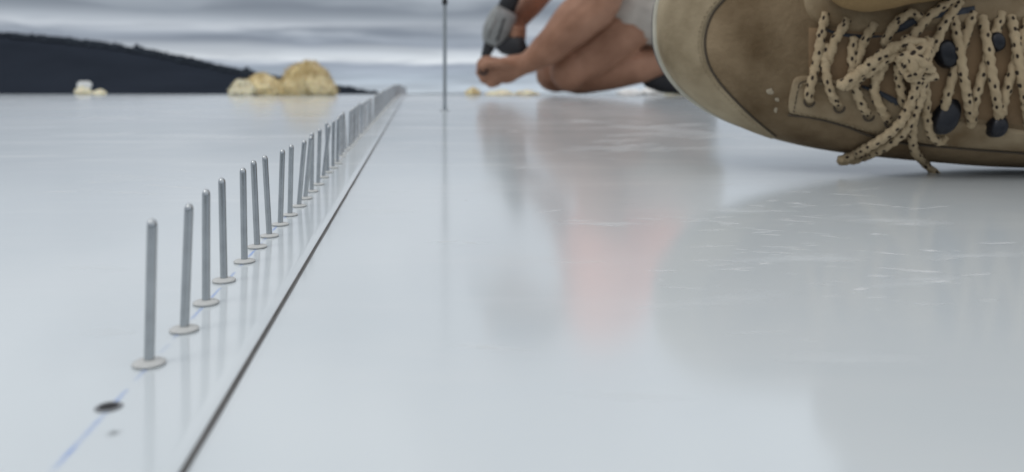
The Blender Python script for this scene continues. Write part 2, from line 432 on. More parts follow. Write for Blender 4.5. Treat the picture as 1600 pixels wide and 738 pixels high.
# scuffs and dry white marks trodden into the right-hand sheet (position measured, u, v, half-length px, half-height px)
SC_ = [(1180, 322, 16, 2.2), (1245, 318, 20, 1.6), (1255, 322, 24, 2), (1140, 350, 18, 3), (1090, 345, 30, 1.4), (1110, 360, 26, 1.3), (1215, 330, 18, 1.6), (1235, 345, 14, 1.5),
 (1190, 363, 18, 1.4), (1390, 322, 60, 1.4), (1370, 366, 18, 2), (1340, 392, 20, 1.6), (1455, 392, 22, 2), (1475, 396, 12, 2), (1400, 420, 34, 1.8), (1440, 424, 40, 2.4), (1465, 440, 22, 3),
 (1380, 432, 30, 2), (1345, 452, 14, 3), (1372, 465, 20, 2), (1440, 475, 14, 1.8), (1300, 463, 18, 1.5), (1235, 428, 14, 2), (1195, 412, 12, 2), (1150, 420, 34, 1.2), (1070, 450, 40, 1.3),
 (1030, 170, 40, 1.4), (960, 176, 60, 1.5), (1000, 210, 70, 2), (1060, 196, 60, 1.8), (985, 228, 55, 2.2), (1080, 232, 70, 1.6), (930, 165, 40, 1.6), (1105, 215, 40, 1.6), (920, 190, 50, 1.3),
 (700, 378, 20, 1.8), (735, 380, 12, 1.6), (905, 345, 30, 1.8), (950, 352, 34, 1.6), (860, 330, 26, 1.3), (780, 545, 60, 1.6), (740, 540, 40, 1.2), (1010, 342, 30, 1.3), (900, 410, 50, 1),
 (1250, 300, 22, 1.2), (1330, 305, 40, 1.4), (1450, 325, 40, 1.5), (1420, 350, 26, 1.4), (1280, 380, 34, 1.2), (1210, 395, 40, 1.2), (1320, 408, 40, 1.3), (1480, 405, 30, 1.8), (1520, 430, 40, 2), (1560, 380, 40, 1.6), (1540, 470, 30, 1.6),
 (560, 210, 30, .8), (660, 230, 50, .8), (820, 262, 40, 1), (620, 300, 20, 1), (1350, 560, 50, 1.2), (1180, 520, 60, 1)]
LSC = [(200, 275, 60, 1.2), (160, 285, 40, 1.3), (270, 292, 50, 1.4), (230, 303, 30, 1.1), (290, 268, 30, 1), (180, 210, 60, 1), (300, 180, 60, .8), (90, 300, 40, 1.2), (420, 215, 40, .9)]
vs, uv, fs = [], [], []
def scuff(u, v, hu, hv, z):
    n = 9; b0 = len(vs); tw = random.uniform(-.10, .10); Y0 = F * CH / (v - HY)
    for i in range(n):
        s = i / (n - 1) * 2 - 1; wv = hv * (1 - s * s) ** .6 * random.uniform(.6, 1.2)
        for q, vv in ((-1, 0), (0, 1), (1, 0)):
            X, Y = onroof(u + s * hu, v + tw * s * hu + q * wv)
            zz_ = z if z == 0 else right_z(X - lapx(Y) + .03, Y)
            vs.append(Vector((X * (CH - zz_) / CH, Y * (CH - zz_) / CH, zz_ + .00005))); uv.append((s, vv * (1 - abs(s) ** 3)))
    for i in range(n - 1):
        for k in range(2): fs.append((b0 + i * 3 + k, b0 + i * 3 + k + 1, b0 + i * 3 + k + 4, b0 + i * 3 + k + 3))
for s in SC_: scuff(*s, 1)
for i in range(80):
    u = random.gauss(1260, 150); v = random.gauss(385, 55)
    if v > 265 and u > 980: scuff(u, v, random.uniform(4, 34) * random.choice((.6, 1, 1.3)), random.uniform(.4, 1.2), 1)
for i in range(60):
    u = random.gauss(980, 90); v = random.uniform(160, 250)
    scuff(u, v, random.uniform(8, 40), random.uniform(.4, 1.1), 1)
for s in LSC: scuff(*s, 0)
tag(obj('scuff_marks', vs, fs, M_scuff, roof, uv=uv), kind='stuff')

vs, uv, fs = [], [], []
for s in ((1010, 178, 90, 5, 1), (1060, 205, 110, 7, 1), (960, 232, 90, 6, 1), (1180, 330, 90, 7, 1), (1390, 345, 110, 9, 1), (1250, 405, 120, 9, 1), (1430, 440, 90, 9, 1), (930, 350, 100, 5, 1),
          (780, 545, 90, 6, 1), (1120, 470, 140, 10, 1), (720, 380, 60, 5, 1), (1330, 560, 130, 12, 1), (980, 620, 120, 10, 1), (600, 330, 60, 5, 1),
          (220, 280, 110, 6, 0), (180, 300, 80, 4, 0), (330, 215, 120, 4, 0), (200, 185, 120, 3, 0), (150, 420, 60, 8, 0), (170, 520, 50, 8, 0), (1520, 400, 90, 8, 1)): scuff(*s)
tag(obj('dust_smear', vs, fs, M_smear, roof, uv=uv), kind='stuff')

# ------------------------------------------------------------------ rivets
mh = .0358
v_, f_ = lathe([(0, .0013), (.0014, .00128), (.0026, .00118), (.0035, .00096), (.0039, .0007), (.0040, .0004), (.0037, .0001), (.0034, 0)], 28)
flange_me = mesh('flange', v_, f_); flange_me.materials.append(M_flange)
v_, f_ = lathe([(.00125, .0009), (.00125, .0336), (.00118, .0345), (.0009, .0353), (.0004, .0358), (0, .0359)], 20)
mand_me = mesh('mandrel', v_, f_); mand_me.materials.append(M_steel)
v_, f_ = lathe([(0, -.004), (.0018, -.004), (.0018, .0001)], 12)
shank_me = mesh('shank', v_, f_); shank_me.materials.append(M_flange)
va, fa = lathe([(.0040, 0), (.0038, .0006), (.0013, .0011), (.00125, .0012), (.00125, .0340), (.0008, .0354), (0, .0359)], 12)
far_me = mesh('rivet', va, fa); far_me.materials.append(M_steel); far_me.materials.append(M_flange)
for p in far_me.polygons:
    if p.center.z < .00118: p.material_index = 1
MEAS = [((233, 570), (237, 343)), ((288, 517), (295, 317)), ((322, 475), (321, 295)), ((350, 440), (345, 275)), ((382, 410), (379, 259)), ((402, 387), (396, 248)),
        ((421, 370), (414, 241)), ((438, 352), (441, 232)), ((453, 337), (456, 223)), ((467, 323), (476, 217)), ((477, 311), (487, 207)), ((487, 300), (488, 206)), ((497, 289), (500, 200)), ((505, 278), (514, 195)), ((512, 270), (510, 193)), ((520, 263), (521, 188)), ((527, 256), (528, 183))]
LAB = ['nearest upright steel rivet in the row, last before the empty hole',
 'second rivet from the near end of the row, leaning slightly right',
 'third rivet from the near end of the row, standing straight',
 'fourth rivet from the near end of the row, leaning slightly left',
 'fifth rivet from the near end of the row, standing almost straight',
 'sixth rivet from the near end of the row, tip leaning left',
 'seventh rivet from the near end of the row, tip leaning left',
 'eighth rivet from the near end of the row, tilted slightly right',
 'ninth rivet from the near end of the row, nearly upright',
 'tenth rivet from the near end of the row, leaning clearly right',
 'eleventh rivet of the row, leaning right so its tip meets the twelfth',
 'twelfth rivet of the row, upright, touched by the leaning eleventh',
 'thirteenth rivet of the row, upright with bright tip',
 'fourteenth rivet of the row, leaning right across the fifteenth',
 'fifteenth rivet of the row, crossed by the leaning fourteenth',
 'sixteenth rivet of the row, just past the crossed pair',
 'seventeenth rivet of the row, where the row starts to blur']
ORD = ['eighteenth', 'nineteenth', 'twentieth', 'twenty-first', 'twenty-second', 'twenty-third', 'twenty-fourth', 'twenty-fifth', 'twenty-sixth']
G = 'rivets standing in a row along the sheet lap'
def orient(o, base, tip):
    d = (tip - base).normalized(); o.location = base; o.rotation_euler = Vector((0, 0, 1)).rotation_difference(d).to_euler()
first = None; Yl = .2
for i, ((bu, bv_), (tu, tv)) in enumerate(MEAS):
    X, Y = onroof(bu, bv_)
    t = empty('rivet', (X, Y, 0), LAB[i], 'rivet', G)
    new_obj('flange', flange_me, None, t); 
    m = new_obj('mandrel', mand_me, None, t); new_obj('shank', shank_me, None, t)
    lean = (tu - bu) / F * Y
    dY = random.uniform(-.0012, .0012)
    d = Vector((lean, dY, mh)); q = Vector((0, 0, 1)).rotation_difference(d.normalized())
    m.rotation_euler = q.to_euler(); m.scale = (1, 1, d.length / mh * (1 + random.uniform(-.004, .01)))
    t.rotation_euler = (0, 0, 0); Yl = Y
k = 0; Y = Yl
while Y < 4.1:
    Y += .0272 + random.uniform(-.0035, .0035)
    o = new_obj('rivet', far_me); o.location = (rivx(Y) + random.uniform(-.0008, .0008), Y, roofz(Y))
    o.rotation_euler = (random.uniform(-.03, .03), random.gauss(0.01, .035), random.uniform(0, 6))
    lab = f'blurred {ORD[k]} rivet from the near end of the row beside the sheet lap' if k < len(ORD) else 'thin grey rivet in the blurred stretch of the row beyond the crossed pair' if Y < 1.35 else 'tiny rivet at the hazy far end of the row near the roof crest'
    tag(o, lab, 'rivet', G); k += 1

# ------------------------------------------------------------------ slim rod
Yp = 1.53
rodb = P(695, 172, Yp); rodb.z = 0 - STEP
t = empty('rod', rodb, 'slim grey steel rod standing upright between the rivet row and worker', 'rod')
pts = [rodb + Vector((0, 0, z)) for z in (0, .1, .2, .3, .4, .5)]
pts[3] += Vector((0, 0, 0))
v_, f_, u_ = tube(pts, .0034, 10); obj('shaft', v_, f_, M_rod, t, uv=u_)
v_, f_, u_ = tube([P(695, 7, Yp), P(695, -2, Yp)], .0050, 10); obj('collar', v_, f_, M_toolblack, t, uv=u_)
v_, f_ = lathe([(.0001, .0030), (.006, .0028), (.009, .0008), (.009, 0)], 20); obj('foot', [v + rodb for v in v_], f_, M_rod, t)

# ------------------------------------------------------------------ insulation lumps and scraps
def lump(name, u, v, wpx, hpx, Y, mat, label, cat, seed, group=None, flat=.8):
    c = P(u, v, Y); zb = roofz(Y); rx = wpx / 2 / F * Y; h = hpx / F * Y
    bm = bmesh.new(); bmesh.ops.create_icosphere(bm, subdivisions=5 if wpx > 40 else 4, radius=1)
    for q in bm.verts:
        n = q.co.normalized(); d = noise.fractal(n * 1.3 + Vector((seed, 0, 0)), 1.0, 2.0, 2) * .26
        puff = 1 - abs(noise.noise(n * 2.8 + Vector((seed * 2, 0, 0))))
        d += (puff - .75) * .14 + noise.fractal(n * 7 + Vector((0, seed, 0)), .8, 2.1, 3) * .03
        p = n * (1 + d); z = max(p.z, -.55)
        zf = (z + .55) / 1.5; tp_ = 1.08 - .42 * max(zf, 0) ** 1.5
        q.co = Vector((p.x * rx * tp_, p.y * rx * .8 * tp_, zf * h))
    if mat is not M_white:
        bm.normal_update(); src = [(q.co.copy(), q.normal.copy()) for q in bm.verts if q.co.z > h * .04]; rg = random.Random(seed)
        for _ in range(int(34 * wpx)):
            p, n = rg.choice(src); d = (n + Vector([rg.gauss(0, .7) for _ in range(3)])).normalized() * rg.uniform(.2, 1) * h * .20
            sd_ = d.cross(Vector([rg.gauss(0, 1) for _ in range(3)])).normalized() * h * .012
            a, b_, c_ = bm.verts.new(p - sd_), bm.verts.new(p + sd_), bm.verts.new(p + d); bm.faces.new((a, b_, c_))
    o = from_bm(name, bm, mat); o.location = (c.x, Y, zb)
    return tag(o, label, cat, group)
IG = 'yellow insulation lumps on the roof crest'
lump('insulation_lump', 480, 150, 84, 50, 2.72, M_foam, 'tall golden yellow lump of insulation wool on the crest, darkest and largest', 'insulation', 3, IG)
lump('insulation_lump', 408, 150, 66, 31, 2.80, M_foam, 'low rounded yellow lump of insulation touching the taller golden one', 'insulation', 8, IG)
lump('insulation_lump', 378, 150, 42, 24, 2.70, M_foamp, 'pale cream tuft at the left end of the yellow insulation pair', 'insulation', 12, IG)
lump('insulation_lump', 440, 150, 50, 22, 2.86, M_foam, 'small yellow tuft filling the gap between the two larger lumps', 'insulation', 19, IG)
SG = 'pale scraps strewn on the roof crest'
for i, (u, wd, h, Y, mt, lb) in enumerate([
    (130, 26, 13, 3.1, M_foamp, 'cream scrap at the foot of the wooded hill, left end of the crest'),
    (156, 20, 9, 3.0, M_foamp, 'small cream scrap just right of the larger one below the hill'),
    (739, 22, 12, 2.9, M_foam, 'small yellow crumb on the roof below the kneeling worker\'s fist'),
    (782, 46, 8, 3.1, M_foamp, 'thin cream shaving right of the yellow crumb by the fist'),
    (822, 38, 8, 3.0, M_foamp, 'cream shaving touching the left of the worker\'s far knee'),
    (985, 44, 10, 3.3, M_white, 'white scrap on the roof under the worker\'s raised shin'),
    (1022, 44, 13, 3.3, M_white, 'white scrap below the worker\'s black shoe'),
    (1056, 34, 15, 3.2, M_foamp, 'cream scrap between the black shoe and the tan boot')]):
    lump('insulation_scrap', u, 148, wd, h, Y, mt, lb, 'scrap', 30 + i * 3, SG)
# white cap-like offcut standing on the left end
bm = bmesh.new(); bmesh.ops.create_cube(bm, size=1, matrix=Matrix.Translation(P(132, 133, 3.3)) @ Matrix.Rotation(.4, 4, 'Z') @ Matrix.Diagonal((.05, .05, .03, 1)))
bmesh.ops.bevel(bm, geom=bm.edges[:] + bm.verts[:], offset=.006, segments=2, affect='EDGES')
tag(from_bm('white_block', bm, M_white, smooth=False), 'small white block standing among the cream scraps below the hill', 'block')

# ------------------------------------------------------------------ bodies: chains of tapered limbs fused into one skin
def chain_bm(bm, joints, seg=14):
    """joints: list of (Vector, radius)"""
    pts = catmull([j[0] for j in joints], max(len(joints) * 5, 8)) if len(joints) > 2 else [joints[0][0].lerp(joints[-1][0], i / 6) for i in range(7)]
    # radius along by nearest joint segments
    L = [0]
    for a, b in zip(joints, joints[1:]): L.append(L[-1] + (b[0] - a[0]).length)
    rad = []
    D = [0]
    for a, b in zip(pts, pts[1:]): D.append(D[-1] + (b - a).length)
    for d in D:
        d = d / D[-1] * L[-1]; j = 0
        while j < len(L) - 2 and L[j + 1] < d: j += 1
        s = min(max((d - L[j]) / max(L[j + 1] - L[j], 1e-9), 0), 1); s = s * s * (3 - 2 * s)
        rad.append(joints[j][1] * (1 - s) + joints[j + 1][1] * s)
    vs, fs, _ = tube(pts, rad, seg)
    bvs = [bm.verts.new(v) for v in vs]
    for f in fs: bm.faces.new([bvs[i] for i in f])
    for (c, r) in ((pts[0], rad[0]), (pts[-1], rad[-1])):
        bmesh.ops.create_icosphere(bm, subdivisions=2, radius=r * .99, matrix=Matrix.Translation(c))
def ball(bm, c, sx, sy, sz, rot=None):
    m = Matrix.Translation(c)
    if rot is not None: m = m @ rot
    bmesh.ops.create_icosphere(bm, subdivisions=3, radius=1, matrix=m @ Matrix.Diagonal((sx, sy, sz, 1)))
def fuse(name, bm, mat, parent, voxel=.006, it=6):
    o = from_bm(name, bm, mat, parent)
    r = o.modifiers.new('r', 'REMESH'); r.mode = 'VOXEL'; r.voxel_size = voxel; r.use_smooth_shade = True
    s = o.modifiers.new('s', 'SMOOTH'); s.factor = .5; s.iterations = it
    return o
def Q(u, v, Y): return P(u, v, Y)
Yn, Yc, Yf = 2.50, 2.64, 2.78
wk = empty('person', (P(900, 148, Yc).x, Yc, roofz(Yc)), 'bare-legged worker in grey shorts kneeling and driving a hand tool into the roof', 'person')
bm = bmesh.new()
chain_bm(bm, [(Q(894, 110, Yn), .070), (Q(930, 78, Yn), .084), (Q(985, 32, Yn), .086), (Q(1050, 2, Yn + .05), .100)])           # near thigh
chain_bm(bm, [(Q(900, 118, Yn + .01), .057), (Q(945, 116, Yn + .02), .052), (Q(992, 105, Yn + .03), .054), (Q(1040, 94, Yn + .04), .045), (Q(1085, 80, Yn + .04), .036), (Q(1100, 100, Yn + .04), .034), (Q(1075, 130, Yn+.04), .03)])
ball(bm, Q(889, 110, Yn - .03), .056, .056, .066)                                                # kneecap
chain_bm(bm, [(Q(864, 116, Yf), .060), (Q(915, 88, Yf), .078), (Q(1055, 20, Yf - .05), .10)])
chain_bm(bm, [(Q(866, 119, Yf), .056), (Q(930, 112, Yf), .055), (Q(1000, 96, Yf), .050), (Q(1085, 82, Yf), .036), (Q(1085, 125, Yf), .03)])
chain_bm(bm, [(Q(1058, 12, Yc), .135), (Q(1015, -55, Yc), .125), (Q(965, -125, Yc), .145), (Q(940, -175, Yc), .13)])                # trunk
chain_bm(bm, [(Q(938, -182, Yn - .0), .07), (Q(938, -182, Yf), .07)])
chain_bm(bm, [(Q(925, -186, Yc), .062), (Q(836, -196, Yc - .0), .055)])                              # neck
ball(bm, Q(806, -200, Yc), .098, .076, .112, Matrix.Rotation(R(-38), 4, 'Y'))                       # head
ball(bm, Q(792, -168, Yc), .060, .056, .070, Matrix.Rotation(R(-38), 4, 'Y'))                       # jaw
chain_bm(bm, [(Q(762, -172, Yc), .010), (Q(759, -161, Yc), .017), (Q(766, -156, Yc), .012)], 8)       # nose
for s in (-1, 1):
    ball(bm, Q(816, -188, Yc + s * .078), .022, .010, .034)                                          # ears
# near arm down to the fist on the sheet
chain_bm(bm, [(Q(936, -172, Yn - .08), .062), (Q(948, -100, Yn - .12), .056), (Q(938, -6, Yn - .14), .066), (Q(903, 30, Yn - .13), .066), (Q(856, 76, Yn - .10), .049), (Q(824, 99, Yn - .08), .033)])
chain_bm(bm, [(Q(925, -166, Yf + .06), .060), (Q(900, -110, Yf + .08), .052), (Q(872, -48, Yf + .04), .048), (Q(832, 3, Yf - .02), .044), (Q(808, 34, Yf - .07), .033)])
# near hand: palm, four fingers curled round the bit, thumb across
Yh = Yn - .08
chain_bm(bm, [(Q(822, 99, Yh), .031), (Q(800, 106, Yh), .037), (Q(782, 110, Yh), .036)])
ball(bm, Q(790, 110, Yh), .045, .022, .040)
for k, (a, b, c, d) in enumerate([((778, 96), (758, 93), (749, 101), (752, 111)), ((776, 105), (756, 105), (748, 114), (757, 122)),
                               ((778, 114), (760, 117), (754, 125), (765, 128)), ((784, 122), (769, 127), (766, 133), (778, 131))]):
    yy = Yh - .012 + k * .004
    chain_bm(bm, [(Q(*a, yy), .0125), (Q(*b, yy - .006), .0112), (Q(*c, yy), .0102), (Q(*d, yy + .012), .0088)], 10)
chain_bm(bm, [(Q(800, 104, Yh - .03), .015), (Q(784, 99, Yh - .045), .0135), (Q(764, 100, Yh - .042), .011), (Q(754, 104, Yh - .032), .0095)], 10)
# far hand closed round the tool's grip
Yg = Yf - .08
chain_bm(bm, [(Q(808, 34, Yf - .07), .031), (Q(806, 48, Yg), .035), (Q(806, 60, Yg), .034)])
for k in range(4):
    v0 = 42 + k * 9.5
    chain_bm(bm, [(Q(806, v0 + 2, Yg), .013), (Q(797, v0, Yg - .045), .0118), (Q(806, v0 + 3, Yg - .065), .011), (Q(817, v0 + 5, Yg - .055), .0095)], 10)
chain_bm(bm, [(Q(806, 44, Yg), .015), (Q(794, 36, Yg - .03), .0125), (Q(788, 42, Yg - .05), .010)], 10)
body = fuse('body', bm, M_skin, wk, .005, 3)
# shorts
bm = bmesh.new()
chain_bm(bm, [(Q(984, 16, Yn - .005), .100), (Q(1008, 16, Yn + .01), .106), (Q(1030, 10, Yn + .04), .112), (Q(1065, -4, Yn + .08), .130)])
chain_bm(bm, [(Q(1005, 38, Yf), .102), (Q(1065, 6, Yf - .06), .130)])
chain_bm(bm, [(Q(1060, 14, Yc), .150), (Q(1040, -40, Yc), .138)])
fuse('shorts', bm, M_shorts, wk, .008, 3)
bm = bmesh.new()
chain_bm(bm, [(Q(1030, -30, Yc), .150), (Q(998, -75, Yc), .155), (Q(962, -130, Yc), .165), (Q(940, -175, Yc), .142)])
ball(bm, Q(960, -100, Yc), .16, .16, .20)
fuse('shirt', bm, M_orange, wk, .009, 4)
for (a, b, c) in (((938, -174), (944, -110), (942, -75)), ):
    bm = bmesh.new(); chain_bm(bm, [(Q(*a, Yn - .06), .080), (Q(*b, Yn - .12), .070), (Q(*c, Yn - .13), .068)]); fuse('sleeve', bm, M_orange, wk, .008, 3)
bm = bmesh.new(); chain_bm(bm, [(Q(928, -168, Yf + .04), .078), (Q(905, -118, Yf + .08), .066), (Q(890, -86, Yf + .07), .062)]); fuse('sleeve', bm, M_orange, wk, .008, 3)
bm = bmesh.new(); ball(bm, Q(810, -213, Yc), .104, .086, .098, Matrix.Rotation(R(-38), 4, 'Y'))
ball(bm, Q(800, -196, Yc), .175, .165, .013, Matrix.Rotation(R(-32), 4, 'Y'))
fuse('sun_hat', bm, M_cap, wk, .006, 3)
for yy in (Yn + .04, Yf):
    bm = bmesh.new()
    chain_bm(bm, [(Q(1100, 96, yy), .044), (Q(1088, 124, yy), .044), (Q(1040, 128, yy), .036), (Q(1016, 126, yy), .026)])
    fuse('shoe', bm, M_shoe, wk, .006, 3)
v_, f_, u_ = tube([Q(755 + 6 * math.cos(a), 110 + 6.5 * math.sin(a), Yh - .020) for a in [i * math.pi / 10 for i in range(21)]], .0036, 8, False)
obj('nosepiece_ring', v_, f_, M_shoe, wk, uv=u_)  # added dark ring, stands for the tool's nosepiece between the fingers

# ------------------------------------------------------------------ the tool
tl = empty('rivet_tool', Q(755, 100, Yg - .06), 'grey and black powered hand tool gripped nose down by the kneeling worker', 'power tool')
Yt = Yg - .045
def loft(path, secs, name, mat):
    """path px points; secs (half-width m, half-depth m)"""
    rows = []
    for i, ((u, v), (a, b)) in enumerate(zip(path, secs)):
        c = Q(u, v, Yt)
        p0 = Q(*path[max(i - 1, 0)], Yt); p1 = Q(*path[min(i + 1, len(path) - 1)], Yt)
        t_ = (p1 - p0).normalized(); sd_ = Vector((0, 1, 0)).cross(t_).normalized()
        rows.append([c + sd_ * a * math.copysign(abs(math.cos(th)) ** .6, math.cos(th)) + Vector((0, 1, 0)) * b * math.copysign(abs(math.sin(th)) ** .6, math.sin(th)) for th in [2 * math.pi * k / 20 for k in range(20)]])
    vs, fs = grid(rows, True); n = len(rows)
    fs.append(tuple(range(19, -1, -1))); fs.append(tuple((n - 1) * 20 + k for k in range(20)))
    return obj(name, vs, fs, mat, tl)
loft([(792, 16), (787, 25), (781, 37), (775, 50), (769, 62), (765, 70)], [(.036, .034), (.043, .038), (.046, .040), (.045, .040), (.036, .034), (.024, .024)], 'gear_housing', M_toolgrey)
loft([(812, -40), (805, -20), (796, 2), (788, 22)], [(.022, .022), (.028, .028), (.029, .029), (.030, .030)], 'motor_housing', M_toolblack)
loft([(767, 66), (763, 76), (759, 86), (756, 95)], [(.022, .022), (.018, .018), (.015, .015), (.009, .009)], 'nose', M_toolblack)
loft([(759, 90), (754, 104)], [(.004, .004), (.003, .003)], 'bit', M_chrome)
loft([(776, 60), (790, 70), (808, 74), (822, 69)], [(.026, .024), (.032, .026), (.036, .040), (.026, .034)], 'grip', M_toolblack)
loft([(775, 30), (766, 46), (761, 60)], [(.007, .042), (.007, .044), (.005, .038)], 'side_rib', M_toolgrey)
loft([(788, 30), (783, 46), (777, 64)], [(.005, .0420), (.005, .0440), (.005, .040)], 'seam_band', M_toolblack)

# ------------------------------------------------------------------ the boot
Y0 = .63
BOT = [(1029, 42), (1031, 72), (1044, 107), (1075, 146), (1128, 183), (1195, 211), (1270, 230), (1350, 242), (1440, 251), (1540, 258), (1650, 258), (1760, 246)]
TOP = [(1029, 34), (1033, 2), (1048, -26), (1083, -48), (1140, -62), (1210, -70), (1290, -74), (1370, -76), (1460, -72), (1560, -64), (1660, -50), (1770, -30)]
HC = [.002, .022, .036, .047, .055, .060, .065, .071, .078, .084, .088, .088]
nst = 60
bc = catmull([Vector((u, v, 0)) for u, v in BOT], nst); tcv = catmull([Vector((u, v, 0)) for u, v in TOP], nst)
hc = catmull([Vector((i, h * 100, 0)) for i, h in enumerate(HC)], nst)
def hcv(t):
    x = t * (len(HC) - 1); i = min(int(x), len(HC) - 2); return HC[i] + (HC[i + 1] - HC[i]) * smoothstep(0, 1, x - i) if False else HC[i] + (HC[i + 1] - HC[i]) * (x - i)
# densify toe: re-param so stations crowd to the toe
def samp(c, t):
    x = t * (nst - 1); i = min(int(x), nst - 2); return c[i].lerp(c[i + 1], x - i)
rows = []; contour_b = []; contour_t = []
ST = 90
def raw(t):
    b = samp(bc, t); tp = samp(tcv, t)
    return P(b.x, b.y, Y0), P(tp.x, tp.y, Y0)
for i in range(ST):
    t = (i / (ST - 1)) ** 1.5
    b, tp = raw(t)
    # catmull arc-length is not index based: height from distance behind the toe
    dx = (b.x + tp.x) / 2 - P(1029, 0, Y0).x
    h = .006 + .060 * (1 - math.exp(-dx / .030)) + .012 * smoothstep(.07, .2, dx) + .012 * smoothstep(.16, .28, dx)
    row = []
    for k in range(49):
        th = math.pi * k / 48
        ww = (1 - math.cos(th)) / 2
        H = h * math.sin(th) ** .72
        p = b.lerp(tp, ww); 
        lump_ = .0012 * noise.noise(Vector((p.x * 28, p.z * 28, 0))) * math.sin(th) + .0030 * noise.noise(Vector((p.x * 9 + 3, p.z * 12, 5))) * math.sin(th)
        # vamp crease where the toes bend
        cr = math.exp(-((p.x - (.232 + (p.z - .05) * .25)) / .006) ** 2) * .0014 * math.sin(th) ** 2
        row.append(Vector((p.x, Y0 - H - lump_ + cr, p.z)))
    rows.append(row)
    contour_b.append(b); contour_t.append(tp)
boot = empty('work_boot', (.36, Y0, 0), 'dusty tan leather work boot lying on its side with flecked laces, toe to the left', 'boot')
vs, fs = grid(rows)
fs = [f[::-1] for f in fs]
vamp = obj('upper', vs, fs, M_leather, boot)
bvh = BVHTree.FromPolygons([tuple(v) for v in vs], fs)
eye = Vector((0, 0, CH))
def hit(u, v, off=0.0):
    d = P(u, v, 1.0) - eye; d.normalize()
    loc, nor, idx, dist = bvh.ray_cast(eye, d)
    if loc is None: return None
    if nor.dot(d) > 0: nor = -nor
    return loc + nor * off
# back of the boot: side wall turning under, welt, sole and tread, all behind the contour
def ring_loop(scale_out, y, toe_only=False):
    loop = [Vector(p) for p in contour_b[::-1]] + [Vector(p) for p in contour_t[1:]]
    cxm = Vector((.34, Y0, .065)); out = []
    for i, p in enumerate(loop):
        a = loop[max(i - 1, 0)]; b = loop[min(i + 1, len(loop) - 1)]
        t_ = (b - a).normalized(); n_ = Vector((t_.z, 0, -t_.x))
        if n_.dot(p - cxm) < 0: n_ = -n_
        q = p + n_ * scale_out; q.y = y; out.append(q)
    return out
vs, fs = grid([ring_loop(0, Y0), ring_loop(.0008, Y0 + .004), ring_loop(.0002, Y0 + .009), ring_loop(-.002, Y0 + .014)])
obj('rand', vs, fs, M_rand, boot)
def fade_ring(so, y):
    out = ring_loop(so, y); base = ring_loop(-.002, y); n = len(out)
    return [base[i].lerp(out[i], max(0, 1 - max(0, (p.x - .135)) / .09)) if p.x > .135 else p for i, p in enumerate(out)]
vs, fs = grid([ring_loop(-.004, Y0 + .006), fade_ring(.0020, Y0 + .0065), fade_ring(.0028, Y0 + .009), fade_ring(.0026, Y0 + .012), ring_loop(-.003, Y0 + .0125)])
obj('welt', vs, fs, M_welt, boot)
vs, fs = grid([ring_loop(-.003, Y0 + .0125), fade_ring(.0005, Y0 + .014), fade_ring(.0005, Y0 + .030), ring_loop(-.006, Y0 + .033)])
c0 = len(vs); back = ring_loop(-.006, Y0 + .033); half = len(back) // 2
sole = obj('sole', vs, fs, M_sole, boot)
# flat bottom of the sole
nb = len(contour_b); bb = back[:nb][::-1]; tt = [back[nb - 1]] + back[nb:]
vs, fs = grid([[bb[i], tt[min(i, len(tt) - 1)]] for i in range(nb)]); obj('outsole', vs, fs, M_sole, boot)
# toe panel (light dusty leather) laid over the vamp
INNER = [(1262, -66), (1200, -48), (1160, -25), (1132, 0), (1112, 25), (1102, 60), (1106, 95), (1122, 125), (1148, 155), (1178, 184), (1212, 212)]
inn = catmull([Vector((u, v, 0)) for u, v in INNER], 50)
loopc = [p for p in contour_b[::-1]] + contour_t[1:]
def topx(p): return 800 + p.x / p.y * F, HY - (p.z - CH) / p.y * F
seg = [p for p in loopc if (topx(p)[0] <= 1214)]
# order from top end to bottom end
seg = seg[::-1]; seg = catmull(seg, 50)
rows = []
for j in range(18):
    s = j / 17; row = []
    for i in range(50):
        if s > .965: row.append(seg[i] + Vector((0, .002, 0)) + (seg[i] - Vector((.3, Y0, .06))).normalized() * .0012); continue
        a = inn[i]; bu, bv2 = topx(seg[i]); u = a.x + (bu - a.x) * s; v = a.y + (bv2 - a.y) * s
        for tr in range(12):
            p = hit(u, v, .0015 * min(1, s * 12))
            if p: break
            u += (1200 - u) * .012; v += (70 - v) * .012
        row.append(p if p else row[-1].copy() if row else seg[i])
    rows.append(row)
vs, fs = grid(rows); obj('toe_panel', vs, fs, M_rand, boot)
def seam_tube(px, off, rad, name, mat, n=60, dash=None):
    pts = [hit(p.x, p.y, off) for p in catmull([Vector((u, v, 0)) for u, v in px], n)]
    pts = [p for p in pts if p]
    vs, fs, uv = tube(pts, rad, 8); return obj(name, vs, fs, mat, boot, uv=uv)
seam_tube(INNER[1:], .0004, .00085, 'seam', M_stitch)
seam_tube([(u - 5, v) for u, v in INNER[1:]], .0016, .0004, 'seam', M_rand)
def strip_patch(name, A, B, off, mat, n=60, m=14, edge=True):
    a = catmull([Vector((u, v, 0)) for u, v in A], n); b = catmull([Vector((u, v, 0)) for u, v in B], n); rows = []
    for j in range(m):
        s = j / (m - 1); row = []
        for i in range(n):
            p = a[i].lerp(b[i], s)
            e = 1.0
            if edge and (j in (0, m - 1) or i == 0): e = -.3
            q = hit(p.x, p.y, off * e)
            row.append(q if q else (row[-1].copy() if row else P(p.x, p.y, Y0)))
        rows.append(row)
    vs, fs = grid(rows); return obj(name, vs, fs, mat, boot)
strip_patch('tongue', [(1262, 42), (1300, 44), (1360, 48), (1450, 46), (1640, 40)], [(1262, 120), (1300, 126), (1360, 142), (1450, 176), (1640, 205)], .0006, M_tongue, 60, 16)
strip_patch('eyestay', [(1238, 128), (1246, 119), (1275, 118), (1320, 128), (1370, 142), (1400, 152), (1470, 180), (1640, 210)],
            [(1233, 150), (1232, 172), (1240, 180), (1290, 189), (1345, 204), (1400, 216), (1480, 228), (1640, 238)], .0024, M_patch, 80, 14)
